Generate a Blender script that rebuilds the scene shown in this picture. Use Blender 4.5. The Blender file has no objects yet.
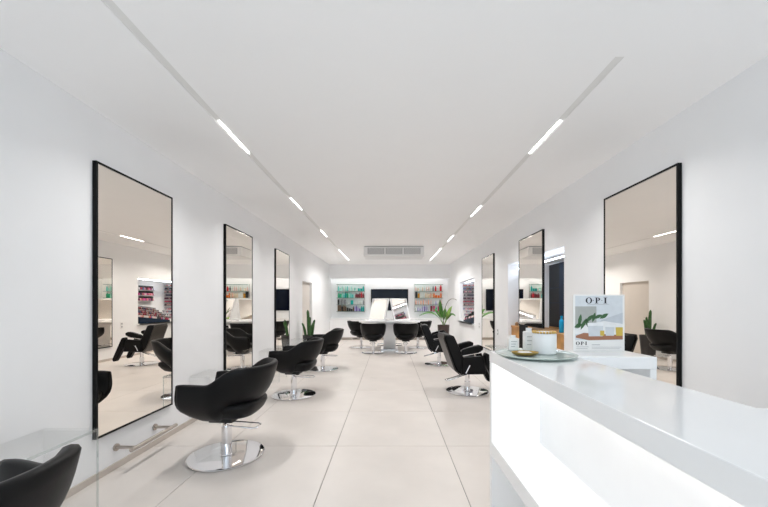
import bpy, bmesh, math, random
from mathutils import Vector, Matrix

random.seed(7)
scene = bpy.context.scene
C = scene.collection

# ---------------------------------------------------------------- camera
F_PX, VPX, VPY, CAM_H = 341.0, 389.5, 304.0, 1.285
cam = bpy.data.cameras.new('camera')
cam.sensor_width = 36.0
cam.sensor_fit = 'HORIZONTAL'
cam.lens = F_PX * 36.0 / 768.0
cam.shift_x = -(VPX - 384.0) / 768.0
cam.shift_y = (VPY - 253.5) / 768.0
cam.clip_start = 0.02
cam_o = bpy.data.objects.new('camera', cam)
C.objects.link(cam_o)
cam_o.location = (0, 0, CAM_H)
cam_o.rotation_euler = (math.pi / 2, 0, 0)
scene.camera = cam_o

# ---------------------------------------------------------------- world, daylight, exposure
w = bpy.data.worlds.new('world')
scene.world = w
w.use_nodes = True
wn = w.node_tree.nodes['Background']
wn.inputs['Color'].default_value = (0.86, 0.93, 1.0, 1)
wn.inputs['Strength'].default_value = .8

LED_STRENGTH = 9.0
LED_POWER = 19.0        # watts per metre of strip
LED_SPREAD = math.radians(140)
LED_COLOR = (1.0, 0.985, 0.965)

# daylight entering by the shop front behind the camera
dl = bpy.data.lights.new('shopfront_daylight', 'AREA')
dl.shape = 'RECTANGLE'
dl.size, dl.size_y = 3.9, 2.3
dl.energy = 92
dl.color = (0.80, 0.90, 1.0)
dlo = bpy.data.objects.new('shopfront_daylight', dl)
C.objects.link(dlo)
dlo.location = (0, -3.25, 1.35)
dlo.rotation_euler = (-math.pi / 2, 0, math.pi)

vs = scene.view_settings
scene.display_settings.display_device = 'sRGB'
vs.view_transform = 'Standard'
vs.look = 'None'
vs.gamma = 1.0
vs.use_curve_mapping = False
vs.exposure = 0.12

cy = scene.cycles
cy.max_bounces = 24
cy.diffuse_bounces = 20
cy.glossy_bounces = 8
cy.transmission_bounces = 10
cy.transparent_max_bounces = 16
cy.caustics_reflective = False
cy.caustics_refractive = False
cy.sample_clamp_indirect = 6.0
cy.use_denoising = True

# ---------------------------------------------------------------- materials
MATS = {}


def mat(name, color=(.8, .8, .8), rough=.5, metal=0.0, spec=.5, noise=0.0, nscale=6.0,
        emit=None, estr=0.0, bump=0.0, bscale=200.0, coat=0.0, transmission=0.0, ior=1.45):
    if name in MATS:
        return MATS[name]
    m = bpy.data.materials.new(name)
    m.use_nodes = True
    nt = m.node_tree
    b = nt.nodes['Principled BSDF']
    b.inputs['Base Color'].default_value = (*color, 1)
    b.inputs['Roughness'].default_value = rough
    b.inputs['Metallic'].default_value = metal
    b.inputs['Specular IOR Level'].default_value = spec
    b.inputs['Coat Weight'].default_value = coat
    b.inputs['Transmission Weight'].default_value = transmission
    b.inputs['IOR'].default_value = ior
    if emit:
        b.inputs['Emission Color'].default_value = (*emit, 1)
        b.inputs['Emission Strength'].default_value = estr
    if noise > 0 or bump > 0:
        tc = nt.nodes.new('ShaderNodeTexCoord')
    if noise > 0:
        n = nt.nodes.new('ShaderNodeTexNoise')
        n.inputs['Scale'].default_value = nscale
        n.inputs['Detail'].default_value = 6
        nt.links.new(tc.outputs['Object'], n.inputs['Vector'])
        r = nt.nodes.new('ShaderNodeValToRGB')
        r.color_ramp.elements[0].position = .3
        r.color_ramp.elements[1].position = .7
        r.color_ramp.elements[0].color = (*[max(0, c * (1 - noise)) for c in color], 1)
        r.color_ramp.elements[1].color = (*[min(1, c * (1 + noise)) for c in color], 1)
        nt.links.new(n.outputs['Fac'], r.inputs['Fac'])
        nt.links.new(r.outputs['Color'], b.inputs['Base Color'])
    if bump > 0:
        n2 = nt.nodes.new('ShaderNodeTexNoise')
        n2.inputs['Scale'].default_value = bscale
        n2.inputs['Detail'].default_value = 3
        nt.links.new(tc.outputs['Object'], n2.inputs['Vector'])
        bp = nt.nodes.new('ShaderNodeBump')
        bp.inputs['Strength'].default_value = bump
        bp.inputs['Distance'].default_value = .002
        nt.links.new(n2.outputs['Fac'], bp.inputs['Height'])
        nt.links.new(bp.outputs['Normal'], b.inputs['Normal'])
    MATS[name] = m
    return m


def clear_mat(name, tint, refl=.12, rough=0.0):
    """thin clear sheet: transparent with a fresnel gloss, lets light through"""
    m = bpy.data.materials.new(name)
    m.use_nodes = True
    nt = m.node_tree
    nt.nodes.remove(nt.nodes['Principled BSDF'])
    out = nt.nodes['Material Output']
    t = nt.nodes.new('ShaderNodeBsdfTransparent')
    t.inputs['Color'].default_value = (*tint, 1)
    g = nt.nodes.new('ShaderNodeBsdfGlossy')
    g.inputs['Roughness'].default_value = rough
    fr = nt.nodes.new('ShaderNodeMath')
    fr.operation = 'MULTIPLY_ADD'
    lw = nt.nodes.new('ShaderNodeLayerWeight')
    lw.inputs['Blend'].default_value = .22
    nt.links.new(lw.outputs['Facing'], fr.inputs[0])
    fr.inputs[1].default_value = refl * 2.2
    fr.inputs[2].default_value = .02
    mx = nt.nodes.new('ShaderNodeMixShader')
    nt.links.new(fr.outputs[0], mx.inputs[0])
    nt.links.new(t.outputs[0], mx.inputs[1])
    nt.links.new(g.outputs[0], mx.inputs[2])
    nt.links.new(mx.outputs[0], out.inputs['Surface'])
    MATS[name] = m
    return m


M_wall = mat('wall_paint', (.87, .875, .885), .75, noise=.01, nscale=3, bump=.05)
M_ceil = mat('ceiling_paint', (.985, .985, .99), .85, noise=.008, nscale=2)
M_tile = mat('floor_tile', (.735, .68, .635), .33, noise=.05, nscale=2.2, bump=.03, bscale=40)
M_grout = mat('grout', (.30, .27, .25), .9, noise=.05)
M_base = mat('baseboard', (.56, .50, .45), .5, noise=.04)
M_black = mat('black_frame', (.005, .005, .0055), .45, spec=.18, noise=.1)
M_mirror = mat('mirror_glass', (.94, .89, .825), 0.0, metal=1.0, noise=.004, nscale=1)
M_leather = mat('black_leather', (.0035, .0035, .004), .42, spec=.22, noise=.1, bump=.25, bscale=260)
M_shell_glare = mat('shell_glare', (.04, .035, .031), .36, noise=.05)  # grazing glare on black leather put into the colour as a browner tone
M_chrome = mat('chrome', (.80, .80, .82), .06, metal=1.0, noise=.01)
M_steel = mat('brushed_steel', (.52, .47, .43), .3, metal=1.0, noise=.04, nscale=30)
M_gloss = mat('white_gloss', (.93, .935, .94), .10, spec=.35, coat=.0, noise=.006, nscale=3)
M_white = mat('white_satin', (.84, .84, .84), .35, noise=.01)
M_led = mat('led', (1, 1, 1), .5, emit=LED_COLOR, estr=LED_STRENGTH, noise=.001)
M_led_far = mat('led_far', (1, 1, 1), .5, emit=LED_COLOR, estr=LED_STRENGTH * .75, noise=.001)
M_led_desk = mat('led_desk', (1, 1, 1), .5, emit=(1, .98, .95), estr=8.5, noise=.001)
M_led_cool = mat('led_cool', (1, 1, 1), .5, emit=(.74, .85, 1), estr=17.0, noise=.001)
M_channel = mat('channel_grey', (.82, .82, .81), .5, noise=.02)
M_acrylic = clear_mat('clear_acrylic', (.985, .99, .99), .14)
M_edge = clear_mat('acrylic_edge', (.89, .92, .92), .25)
M_glass = clear_mat('shelf_glass', (.82, .90, .87), .2)
M_window = clear_mat('window_glass', (.95, .97, .97), .15)
M_tray = mat('tray_glass', (.50, .58, .54), .12, noise=.03)
M_gold = mat('gold', (.62, .42, .14), .3, metal=1.0, noise=.06)
M_paper = mat('paper_white', (.86, .85, .83), .6, noise=.01)
M_ink = mat('ink', (.02, .02, .03), .6, noise=.05)
M_wood = mat('orange_wood', (.52, .26, .08), .45, noise=.22, nscale=9)
M_tv = mat('tv_screen', (.004, .006, .014), .06, spec=.10, noise=.2, nscale=2)
M_beige = mat('beige_door', (.66, .61, .56), .6, noise=.01)
M_dark = mat('dark_cabinet', (.010, .011, .013), .30, spec=.2, noise=.1)
M_navy = mat('navy_edge', (.012, .025, .05), .45, spec=.2, noise=.05)
M_kick = mat('toe_kick', (.42, .38, .34), .5, noise=.04)
M_grille = mat('vent_grille', (.38, .38, .39), .5, noise=.03)
M_cactus = mat('cactus_skin', (.035, .10, .025), .55, noise=.3, nscale=20)
M_leaf = mat('leaf_green', (.07, .20, .035), .4, noise=.35, nscale=8)
M_leaf_y = mat('leaf_pale', (.20, .33, .07), .4, noise=.3, nscale=8)
M_stem = mat('stem_brown', (.10, .09, .05), .6, noise=.2)
M_pot = mat('pot_brown', (.075, .05, .042), .55, noise=.2)
M_pot2 = mat('pot_charcoal', (.03, .028, .028), .5, noise=.15)
M_soil = mat('soil', (.03, .02, .015), .95, noise=.3)
M_rubber = mat('rubber', (.02, .02, .02), .7, noise=.1)


def col_mat(c):
    key = 'col_%02d_%02d_%02d' % tuple(int(x * 99) for x in c)
    return mat(key, c, .35, noise=.04)


# ---------------------------------------------------------------- mesh helpers
def box(bm, x0, x1, y0, y1, z0, z1, bev=0.0, seg=2):
    vs_ = [bm.verts.new(p) for p in ((x0, y0, z0), (x1, y0, z0), (x1, y1, z0), (x0, y1, z0),
                                    (x0, y0, z1), (x1, y0, z1), (x1, y1, z1), (x0, y1, z1))]
    fs = [bm.faces.new([vs_[i] for i in f]) for f in
          ((3, 2, 1, 0), (4, 5, 6, 7), (0, 1, 5, 4), (1, 2, 6, 5), (2, 3, 7, 6), (3, 0, 4, 7))]
    if bev > 0:
        es = set()
        for f in fs:
            es.update(f.edges)
        bmesh.ops.bevel(bm, geom=list(es), offset=bev, segments=seg, affect='EDGES', profile=.5)
    return vs_


def ring_loft(bm, rings, cap=True, closed=True):
    vr = [[bm.verts.new(p) for p in r] for r in rings]
    n = len(vr[0])
    for a, b in zip(vr[:-1], vr[1:]):
        for i in range(n if closed else n - 1):
            j = (i + 1) % n
            bm.faces.new((a[i], a[j], b[j], b[i]))
    if cap:
        bm.faces.new(list(reversed(vr[0])))
        bm.faces.new(vr[-1])
    return vr


def cyl(bm, p0, p1, r0, r1=None, n=20):
    r1 = r0 if r1 is None else r1
    p0, p1 = Vector(p0), Vector(p1)
    d = (p1 - p0).normalized()
    a = d.orthogonal().normalized()
    b = d.cross(a)
    rings = []
    for p, r in ((p0, r0), (p1, r1)):
        rings.append([p + a * (r * math.cos(2 * math.pi * i / n)) + b * (r * math.sin(2 * math.pi * i / n)) for i in range(n)])
    ring_loft(bm, rings)


def lathe(bm, prof, n=24, c=(0, 0, 0)):
    rings = [[(c[0] + r * math.cos(2 * math.pi * i / n), c[1] + r * math.sin(2 * math.pi * i / n), c[2] + z)
              for i in range(n)] for r, z in prof]
    ring_loft(bm, rings)


def tube(bm, pts, r, n=10, r_end=None):
    pts = [Vector(p) for p in pts]
    rings = []
    t = (pts[1] - pts[0]).normalized()
    a = t.orthogonal().normalized()
    for i, p in enumerate(pts):
        if i == 0:
            d = pts[1] - pts[0]
        elif i == len(pts) - 1:
            d = pts[-1] - pts[-2]
        else:
            d = (pts[i + 1] - p).normalized() + (p - pts[i - 1]).normalized()
        d.normalize()
        a = (a - d * a.dot(d)).normalized()
        b = d.cross(a)
        rr = r if r_end is None else r + (r_end - r) * i / (len(pts) - 1)
        rings.append([p + a * (rr * math.cos(2 * math.pi * k / n)) + b * (rr * math.sin(2 * math.pi * k / n)) for k in range(n)])
    ring_loft(bm, rings)


def prism(bm, poly, y0, y1, axis='y'):
    """extrude a polygon given in (x,z) along y (or (x,y) along z, or (y,z) along x)"""
    def P(a, b, t):
        return {'y': (a, t, b), 'z': (a, b, t), 'x': (t, a, b)}[axis]
    ring_loft(bm, [[P(a, b, y0) for a, b in poly], [P(a, b, y1) for a, b in poly]])


def finish(name, bm, m, parent=None, smooth=False, bev=0.0, seg=2, angle=40):
    bmesh.ops.recalc_face_normals(bm, faces=bm.faces[:])
    me = bpy.data.meshes.new(name)
    bm.to_mesh(me)
    bm.free()
    me.materials.append(m)
    o = bpy.data.objects.new(name, me)
    C.objects.link(o)
    if smooth:
        for p in me.polygons:
            p.use_smooth = True
        if angle < 180:
            me.set_sharp_from_angle(angle=math.radians(angle))
    if bev > 0:
        md = o.modifiers.new('bevel', 'BEVEL')
        md.width = bev
        md.segments = seg
        md.limit_method = 'ANGLE'
        md.angle_limit = math.radians(35)
    if parent is not None:
        o.parent = parent
        p = parent
        off = Vector((0, 0, 0))
        while p is not None:
            off += Vector(p.location)
            p = p.parent
        o.location = -off       # mesh coordinates are world coordinates
    return o


def local(name, bm, m, parent, **k):
    """a part whose mesh is in its parent's own coordinates"""
    o = finish(name, bm, m, None, **k)
    o.parent = parent
    return o


def tag(o, label, cat, group=None):
    o['label'] = label
    o['category'] = cat
    if group:
        o['group'] = group
    return o


def thing(name, label, cat, loc=(0, 0, 0), rz=0.0, group=None):
    o = bpy.data.objects.new(name, None)
    o.empty_display_size = .1
    C.objects.link(o)
    o.location = loc
    o.rotation_euler = (0, 0, rz)
    return tag(o, label, cat, group)


def struct(o):
    o['kind'] = 'structure'
    return o


def B():
    return bmesh.new()


def boxpart(name, m, parent, *dims, bev=0.0, seg=2, smooth=False):
    bm = B()
    box(bm, *dims, bev=bev, seg=seg)
    return finish(name, bm, m, parent, smooth=smooth)


def dup(root, loc, rz, label=None, group=None):
    r = root.copy()
    C.objects.link(r)
    r.location = loc
    r.rotation_euler = (0, 0, rz)
    if label:
        r['label'] = label
    if group:
        r['group'] = group
    for ch in list(root.children):
        c = ch.copy()
        C.objects.link(c)
        c.parent = r
        for g in list(ch.children):
            d = g.copy()
            C.objects.link(d)
            d.parent = c
    return r


# ---------------------------------------------------------------- room shell
XW, H = 2.14, 2.692
Y0, Y1 = -3.0, 12.55      # shop front, rear wall
YB = 12.12                # face of the rear beam

# floor: grout bed with separate 1 m tiles
fb = B()
box(fb, -XW - .1, XW + .1, Y0, Y1, -.06, -.004)
floor = struct(finish('floor', fb, M_grout))
jx = [-2.484, -1.484, -.484, .516, 1.516, 2.516]
jy = [-3.914 + i for i in range(0, 18)]
G = .0028
tile_mesh = {}
for i in range(len(jx) - 1):
    for j in range(len(jy) - 1):
        xa, xb = max(jx[i] + G, -XW), min(jx[i + 1] - G, XW)
        ya, yb = max(jy[j] + G, Y0), min(jy[j + 1] - G, Y1)
        if xb - xa < .02 or yb - ya < .02:
            continue
        key = (round(xb - xa, 4), round(yb - ya, 4))
        if key not in tile_mesh:
            tb = B()
            box(tb, 0, xb - xa, 0, yb - ya, -.02, 0, bev=.0012, seg=1)
            o = finish('tile', tb, M_tile, floor)
            tile_mesh[key] = o.data
            o.location = (xa, ya, 0)
        else:
            o = bpy.data.objects.new('tile', tile_mesh[key])
            C.objects.link(o)
            o.parent = floor
            o.location = (xa, ya, 0)

# ceiling with two slots for the light channels
TX = 1.312
SW = .027
slots = [(-TX, -2.6, 11.2), (TX, 1.94, 11.2)]
cb = B()
box(cb, -XW - .1, -TX - SW, Y0, Y1, H, H + .1)
box(cb, -TX + SW, TX - SW, Y0, Y1, H, H + .1)
box(cb, TX + SW, XW + .1, Y0, Y1, H, H + .1)
for sx, a, b in slots:
    box(cb, sx - SW, sx + SW, Y0, a, H, H + .1)
    box(cb, sx - SW, sx + SW, b, Y1, H, H + .1)
ceiling = struct(finish('ceiling', cb, M_ceil))

# left wall with the doorway recess
D0, D1, DZ = 8.37, 9.42, 1.86
lb = B()
for ya, yb, za, zb in ((Y0, D0, 0, H), (D1, Y1, 0, H), (D0, D1, DZ, H)):
    box(lb, -XW - .12, -XW, ya, yb, za - (.06 if za == 0 else 0), zb)
wall_left = struct(finish('wall_left', lb, M_wall))
db = B()
box(db, -XW - .14, -XW - .07, D0 - .01, D1 + .01, 0, DZ + .01)
door = struct(finish('door_1', db, M_beige))
hb = B()
cyl(hb, (-XW - .07, D0 + .10, .95), (-XW - .035, D0 + .10, .95), .009)
cyl(hb, (-XW - .035, D0 + .09, .95), (-XW - .035, D0 + .21, .95), .008)
finish('door_handle', hb, M_steel, door, smooth=True)

# right wall with the wide opening and the polish niche
O0, O1, OZ0, OZ1, OX = 4.18, 6.16, .70, 2.0, 2.86
N0, N1, NZ0, NZ1, NX = 8.63, 10.42, .75, 1.95, 2.66
rb = B()
for ya, yb, za, zb in ((Y0, O0, -.06, H), (O1, N0, -.06, H), (N1, Y1, -.06, H),
                       (O0, O1, -.06, OZ0), (O0, O1, OZ1, H), (N0, N1, -.06, NZ0), (N0, N1, NZ1, H)):
    box(rb, XW, XW + .12, ya, yb, za, zb)
wall_right = struct(finish('wall_right', rb, M_wall))
for (a, b, za, zb, xd) in ((O0, O1, OZ0, OZ1, OX), (N0, N1, NZ0, NZ1, NX)):
    nb = B()
    x0 = XW + .12
    box(nb, xd, xd + .04, a - .04, b + .04, za - .04, zb + .04)
    box(nb, x0, xd, a - .04, a, za - .04, zb + .04)
    box(nb, x0, xd, b, b + .04, za - .04, zb + .04)
    box(nb, x0, xd, a, b, za - .04, za)
    box(nb, x0, xd, a, b, zb, zb + .04)
    finish('niche_lining', nb, M_wall, wall_right)

# rear wall, beam over the recess
bb = B()
box(bb, -XW - .1, XW + .1, Y1, Y1 + .1, -.06, H + .1)
wall_back = struct(finish('wall_back', bb, M_wall))
BZ = 2.205
tb = B()
box(tb, -XW, XW, YB, Y1, BZ + .07, H)
box(tb, -XW, XW, YB, YB + .035, BZ, BZ + .07)  # lip added to keep the added strip light out of view
struct(finish('trim_1', tb, M_wall))

# shop front behind the camera
fb = B()
box(fb, -XW - .1, XW + .1, Y0 - .1, Y0, -.06, .12)
box(fb, -XW - .1, XW + .1, Y0 - .1, Y0, 2.5, H + .1)
box(fb, -XW - .1, -1.98, Y0 - .1, Y0, .12, 2.5)
box(fb, 1.98, XW + .1, Y0 - .1, Y0, .12, 2.5)
struct(finish('wall_front', fb, M_wall))
wb = B()
for x in (-1.95, -.66, .66, 1.95):
    box(wb, x - .03, x + .03, Y0 - .08, Y0 - .02, .12, 2.5)
box(wb, -1.98, 1.98, Y0 - .08, Y0 - .02, .12, .18)
box(wb, -1.98, 1.98, Y0 - .08, Y0 - .02, 2.44, 2.5)
win = struct(finish('window_1', wb, M_black))
for a, b in ((-1.92, -.69), (-.63, .63), (.69, 1.92)):
    pb = B()
    box(pb, a, b, Y0 - .053, Y0 - .047, .18, 2.44)
    finish('pane', pb, M_window, win)

# baseboards
for name, segs, s in (('baseboard_left', ((Y0, D0), (D1, Y1 - .42)), -1), ('baseboard_right', ((Y0, Y1 - .42),), 1)):
    q = B()
    for a, b in segs:
        xa, xb = sorted((s * XW, s * (XW - .012)))
        box(q, xa, xb, a, b, 0, .05, bev=.002, seg=1)
    struct(finish(name, q, M_base))

# niche sill
sb = B()
box(sb, XW - .05, NX - .002, N0 + .002, N1 - .002, NZ0, NZ0 + .03)
box(sb, XW - .05, XW - .001, N0 - .05, N1 + .05, NZ0, NZ0 + .03)
struct(finish('trim_2', sb, M_white))

# ---------------------------------------------------------------- ceiling light tracks
leds = {-1: ((2.62, 3.18), (4.53, 5.10), (6.52, 7.14), (8.88, 10.95)),
        1: ((2.62, 3.19), (4.90, 5.48), (7.02, 7.68), (8.72, 10.95))}
for (sx, a, b), side, lab in ((slots[0], -1, 'long recessed linear light channel over the row of tub chairs'),
                              (slots[1], 1, 'recessed linear light channel over the reception counter and recliner chairs')):
    t = thing('ceiling_light_track', lab, 'ceiling light', (sx, (a + b) / 2, H), group='linear ceiling light channels')
    q = B()
    e = .0005
    box(q, sx - SW + e, sx - SW + .004, a + e, b - e, H + .001, H + .035)
    box(q, sx + SW - .004, sx + SW - e, a + e, b - e, H + .001, H + .035)
    box(q, sx - SW + .004, sx + SW - .004, a + e, b - e, H + .004, H + .008)
    finish('channel', q, M_channel, t)
    for k, (ya, yb) in enumerate(leds[side]):
        q = B()
        box(q, sx - .0065, sx + .0065, ya, yb, H - .002, H + .0035, bev=.002, seg=1)
        finish('light_strip', q, M_led_far if ya > 8.5 else M_led, t)
        la = bpy.data.lights.new('strip_lamp', 'AREA')
        la.shape = 'RECTANGLE'
        la.size, la.size_y = .012, yb - ya
        la.spread = LED_SPREAD
        la.energy = LED_POWER * (yb - ya) * (.70 if ya > 8.5 else 1)
        la.color = LED_COLOR
        lo = bpy.data.objects.new('strip_lamp', la)
        C.objects.link(lo)
        lo.parent = t
        lo.location = (0, (ya + yb) / 2 - (a + b) / 2, -.004)

# ---------------------------------------------------------------- air conditioner
t = thing('air_conditioner', 'white ceiling-hung air conditioner with three grey grilles', 'air conditioner', (0.06, 8.6, 2.45))
ax0, ax1, ay0, ay1, az0, az1 = -.63, .85, 8.28, 8.95, 2.452, 2.676
boxpart('casing', M_white, t, ax0, ax1, ay0, ay1, az0, az1, bev=.012)
boxpart('ceiling_bracket', M_grille, t, ax0 + .02, ax1 - .02, ay0 + .03, ay1 - .02, az1, H)
for k in range(3):
    gx0 = ax0 + .10 + k * .44
    gx1 = gx0 + .40
    g = boxpart('grille', M_grille, t, gx0, gx1, ay0 - .006, ay0, az0 + .05, az1 - .03)
    q = B()
    for i in range(6):
        z = az0 + .062 + i * .0235
        box(q, gx0 + .012, gx1 - .012, ay0 - .014, ay0 - .006, z, z + .009)
    finish('louvre', q, M_white, g)

# ---------------------------------------------------------------- wall mirrors
MB0, MT0, MW, MD = .307, 2.319, .865, .030


def wall_mirror(side, y0, label, MB0=MB0):
    """side -1: on the left wall, +1: on the right wall; y0 the edge nearest the shop front"""
    y1 = y0 + MW
    xw, xf = side * XW, side * (XW - MD)
    t = thing('wall_mirror', label, 'mirror', (xw, (y0 + y1) / 2, MB0), group='tall black-framed wall mirrors')
    fw = .015
    q = B()
    xa, xb = sorted((xw, xf))
    box(q, xa, xb, y0, y0 + fw, MB0, MT0)
    box(q, xa, xb, y1 - fw, y1, MB0, MT0)
    box(q, xa, xb, y0 + fw, y1 - fw, MB0, MB0 + fw)
    box(q, xa, xb, y0 + fw, y1 - fw, MT0 - fw, MT0)
    finish('frame', q, M_black, t)
    q = B()
    xa, xb = sorted((side * (XW - .002), side * (XW - MD + .003)))
    box(q, xa, xb, y0 + fw, y1 - fw, MB0 + fw, MT0 - fw)
    finish('mirror_glass', q, M_mirror, t)
    return t


wall_mirror(-1, 2.455, 'tall black-framed wall mirror above the steel footrest bar, third from the doorway')
wall_mirror(-1, 4.395, 'tall black-framed wall mirror, second from the doorway, between two clear consoles')
wall_mirror(-1, 6.335, 'tall black-framed wall mirror next to the doorway and the potted cactus')
wall_mirror(1, 2.495, 'tall black-framed wall mirror behind the end of the white reception counter')
wall_mirror(1, 4.705, 'tall black-framed mirror standing across the lit wall opening', .945)
mt = [o for o in C.objects if o.get('label', '').endswith('standing across the lit wall opening')][0]
boxpart('support_leg', M_black, mt, XW - MD, XW - .002, 5.27, 5.55, .30, .9445)
wall_mirror(1, 6.935, 'tall black-framed wall mirror between the lit opening and the nail polish niche')

# footrest bars on the wall below the mirrors
for k, (yc, lab) in enumerate(((2.885, 'brushed steel footrest bar on two posts low on the wall below the mirror'),)):
    t = thing('footrest_bar', lab, 'footrest', (-XW, yc, .16))
    for d in (-.22, .22):
        q = B()
        cyl(q, (-XW, yc + d, .165), (-XW + .012, yc + d, .165), .028, n=24)
        cyl(q, (-XW + .012, yc + d, .165), (-1.985, yc + d, .165), .0125)
        finish('post', q, M_steel, t, smooth=True)
    q = B()
    cyl(q, (-1.977, yc - .275, .165), (-1.977, yc + .275, .165), .016, n=24)
    finish('bar', q, M_steel, t, smooth=True)

# clear acrylic consoles between the mirrors


def console(side, ya, yb, label):
    zt = .515
    t = thing('acrylic_console', label, 'console table', (side * (XW - .17), (ya + yb) / 2, 0), group='clear acrylic consoles')
    xa, xb = sorted((side * (XW - .002), side * (XW - .33)))
    th = .016
    boxpart('top', M_acrylic, t, xa, xb, ya, yb, zt - th, zt, bev=.002, seg=1)
    boxpart('side_panel', M_acrylic, t, xa, xb, ya, ya + th, 0.001, zt - th - .0005, bev=.002, seg=1)
    xe = side * (XW - .33)
    xa2, xb2 = sorted((xe - side * .001, xe - side * .003))
    boxpart('polished_edge', M_edge, t, xa2, xb2, ya, yb, zt - th, zt)
    for ye in (ya, yb - th):
        boxpart('polished_edge', M_edge, t, xa2, xb2, ye, ye + th, .001, zt - th - .0005)
    boxpart('side_panel', M_acrylic, t, xa, xb, yb - th, yb, 0.001, zt - th - .0005, bev=.002, seg=1)
    return t


console(-1, 1.70, 2.12, 'clear acrylic console beside the mirror with the steel footrest bar, nearest the shop front')
console(-1, 3.64, 4.06, 'clear acrylic console between the second and third mirrors from the doorway')
console(-1, 5.58, 6.00, 'clear acrylic console between the first and second mirrors from the doorway')
console(-1, 7.38, 7.74, 'clear acrylic console between the doorway mirror and the potted cactus')
console(1, 6.03, 6.45, 'clear acrylic console against the wall past the lit opening')

# power sockets
for k, (side, y, z, lab) in enumerate(((1, 6.72, .73, 'small white double socket plate beside the mirror past the wall opening'),
                                       (1, 8.10, .78, 'small white socket plate beside the nail polish niche'))):
    t = thing('wall_socket', lab, 'socket', (XW, y, z))
    boxpart('plate', M_white, t, XW - .009, XW, y - .04, y + .04, z - .075, z + .075, bev=.003)
    for d in (-.035, .035):
        q = B()
        cyl(q, (XW - .012, y, z + d), (XW - .009, y, z + d), .022, n=20)
        finish('outlet', q, M_grille, t)

# ---------------------------------------------------------------- tub chairs
def smooth01(x):
    x = max(0.0, min(1.0, x))
    return x * x * (3 - 2 * x)


def make_tub_chair():
    t = thing('tub_chair', 'black tub chair', 'chair')
    # plan path of the wrap-around shell: arm front -> back -> arm front
    half = []
    for i in range(9):
        u = i / 8
        half.append(Vector((.245 - .265 * u, .290 + .025 * u)))
    for i in range(1, 13):
        ph = math.pi / 2 + (math.pi / 2) * i / 12
        half.append(Vector((-.02 + .325 * math.cos(ph), .315 * math.sin(ph))))
    path = half + [Vector((p.x, -p.y)) for p in reversed(half[:-1])]
    n = len(path)
    rings = []
    for i, p in enumerate(path):
        a = path[max(0, i - 1)]
        b = path[min(n - 1, i + 1)]
        tg = (b - a).normalized()
        nr = Vector((-tg.y, tg.x))
        if nr.dot(p - Vector((-.0, 0))) < 0:
            nr = -nr
        if abs(p.y) > .27 and p.x > -.02:
            nr = Vector((0, math.copysign(1, p.y)))
        k = smooth01((.02 - p.x) / .33)                # 0 on the arms, 1 at the back
        kz = smooth01((.01 - p.x) / .24)
        z1 = .645 + .130 * kz
        z0 = .338 + .105 * kz
        lean = .012 + .062 * k
        bowl = .150 - .045 * k
        fi = min(i, n - 1 - i)
        e = (.50, .80, .94, 1.0)[min(fi, 3)]            # round off the arm fronts
        zc = (z0 + z1) / 2
        z0e, z1e = zc + (z0 - zc) * (.70 + .30 * e), zc + (z1 - zc) * (.90 + .10 * e)
        ff = smooth01((p.x - .05) / .20)
        outer, inner = [], []
        for j in range(9):
            v = j / 8
            o = -bowl * (1 - v) ** 3.2 + lean * v
            th = (.075 - .020 * v) * (.40 + .60 * e)
            z = z0e + (z1e - z0e) * v
            pf = p + Vector((ff * (.045 * (1 - v) - .10 * (1 - v) ** 5), 0))
            sh = nr * (-.5 * (.075 - .020 * v) * .6 * (1 - e))
            outer.append((pf + nr * o + sh, z))
            inner.append((pf + nr * (o - th) + sh, z))
        ot, it = outer[-1], inner[-1]
        mid = (ot[0] + it[0]) / 2
        top = [(ot[0].lerp(mid, .25), z1e + .013), (mid, z1e + .018), (it[0].lerp(mid, .25), z1e + .013)]
        ob, ib = outer[0], inner[0]
        midb = (ob[0] + ib[0]) / 2
        bot = [(midb, z0e - .012)]
        ring = [(q.x, q.y, z) for q, z in outer + top + list(reversed(inner)) + bot]
        rings.append(ring)
    q = B()
    ring_loft(q, rings)
    local('wraparound_back', q, M_leather, t, smooth=True, angle=180)
    # seat cushion
    q = B()
    rings = []
    for z, s in ((.352, .55), (.354, .66), (.368, .78), (.405, .90), (.45, .95), (.478, .94), (.492, .90), (.497, .82), (.498, .5)):
        ring = []
        for i in range(36):
            a = 2 * math.pi * i / 36
            ca, sa = math.cos(a), math.sin(a)
            x = math.copysign(abs(ca) ** .55, ca)
            y = math.copysign(abs(sa) ** .55, sa)
            ring.append((-.015 + x * .305 * s, y * (.215 + .045 * (z > .42)) * s, z))
        rings.append(ring)
    ring_loft(q, rings)
    local('seat', q, M_leather, t, smooth=True, angle=180)
    q = B()
    box(q, -.10, .10, -.10, .10, .305, .353, bev=.008)
    local('seat_plate', q, M_rubber, t)
    q = B()
    cyl(q, (0, 0, .0146), (0, 0, .25), .041, n=28)
    cyl(q, (0, 0, .25), (0, 0, .306), .030, n=28)
    local('column', q, M_chrome, t, smooth=True)
    q = B()
    lathe(q, [(.290, 0.001), (.302, .003), (.303, .009), (.300, .0125), (.295, .0135), (.05, .0145), (.045, .022)], 64)
    local('base_plate', q, M_chrome, t, smooth=True, angle=50)
    q = B()
    pts = [(.0, .03, .275), (-.06, .062, .272), (-.26, .075, .262), (-.285, .055, .26), (-.285, -.03, .26),
           (-.26, -.05, .262), (-.06, -.045, .272), (.0, -.03, .275)]
    tube(q, pts, .0065, 8)
    local('lift_lever', q, M_chrome, t, smooth=True)
    return t


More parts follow.
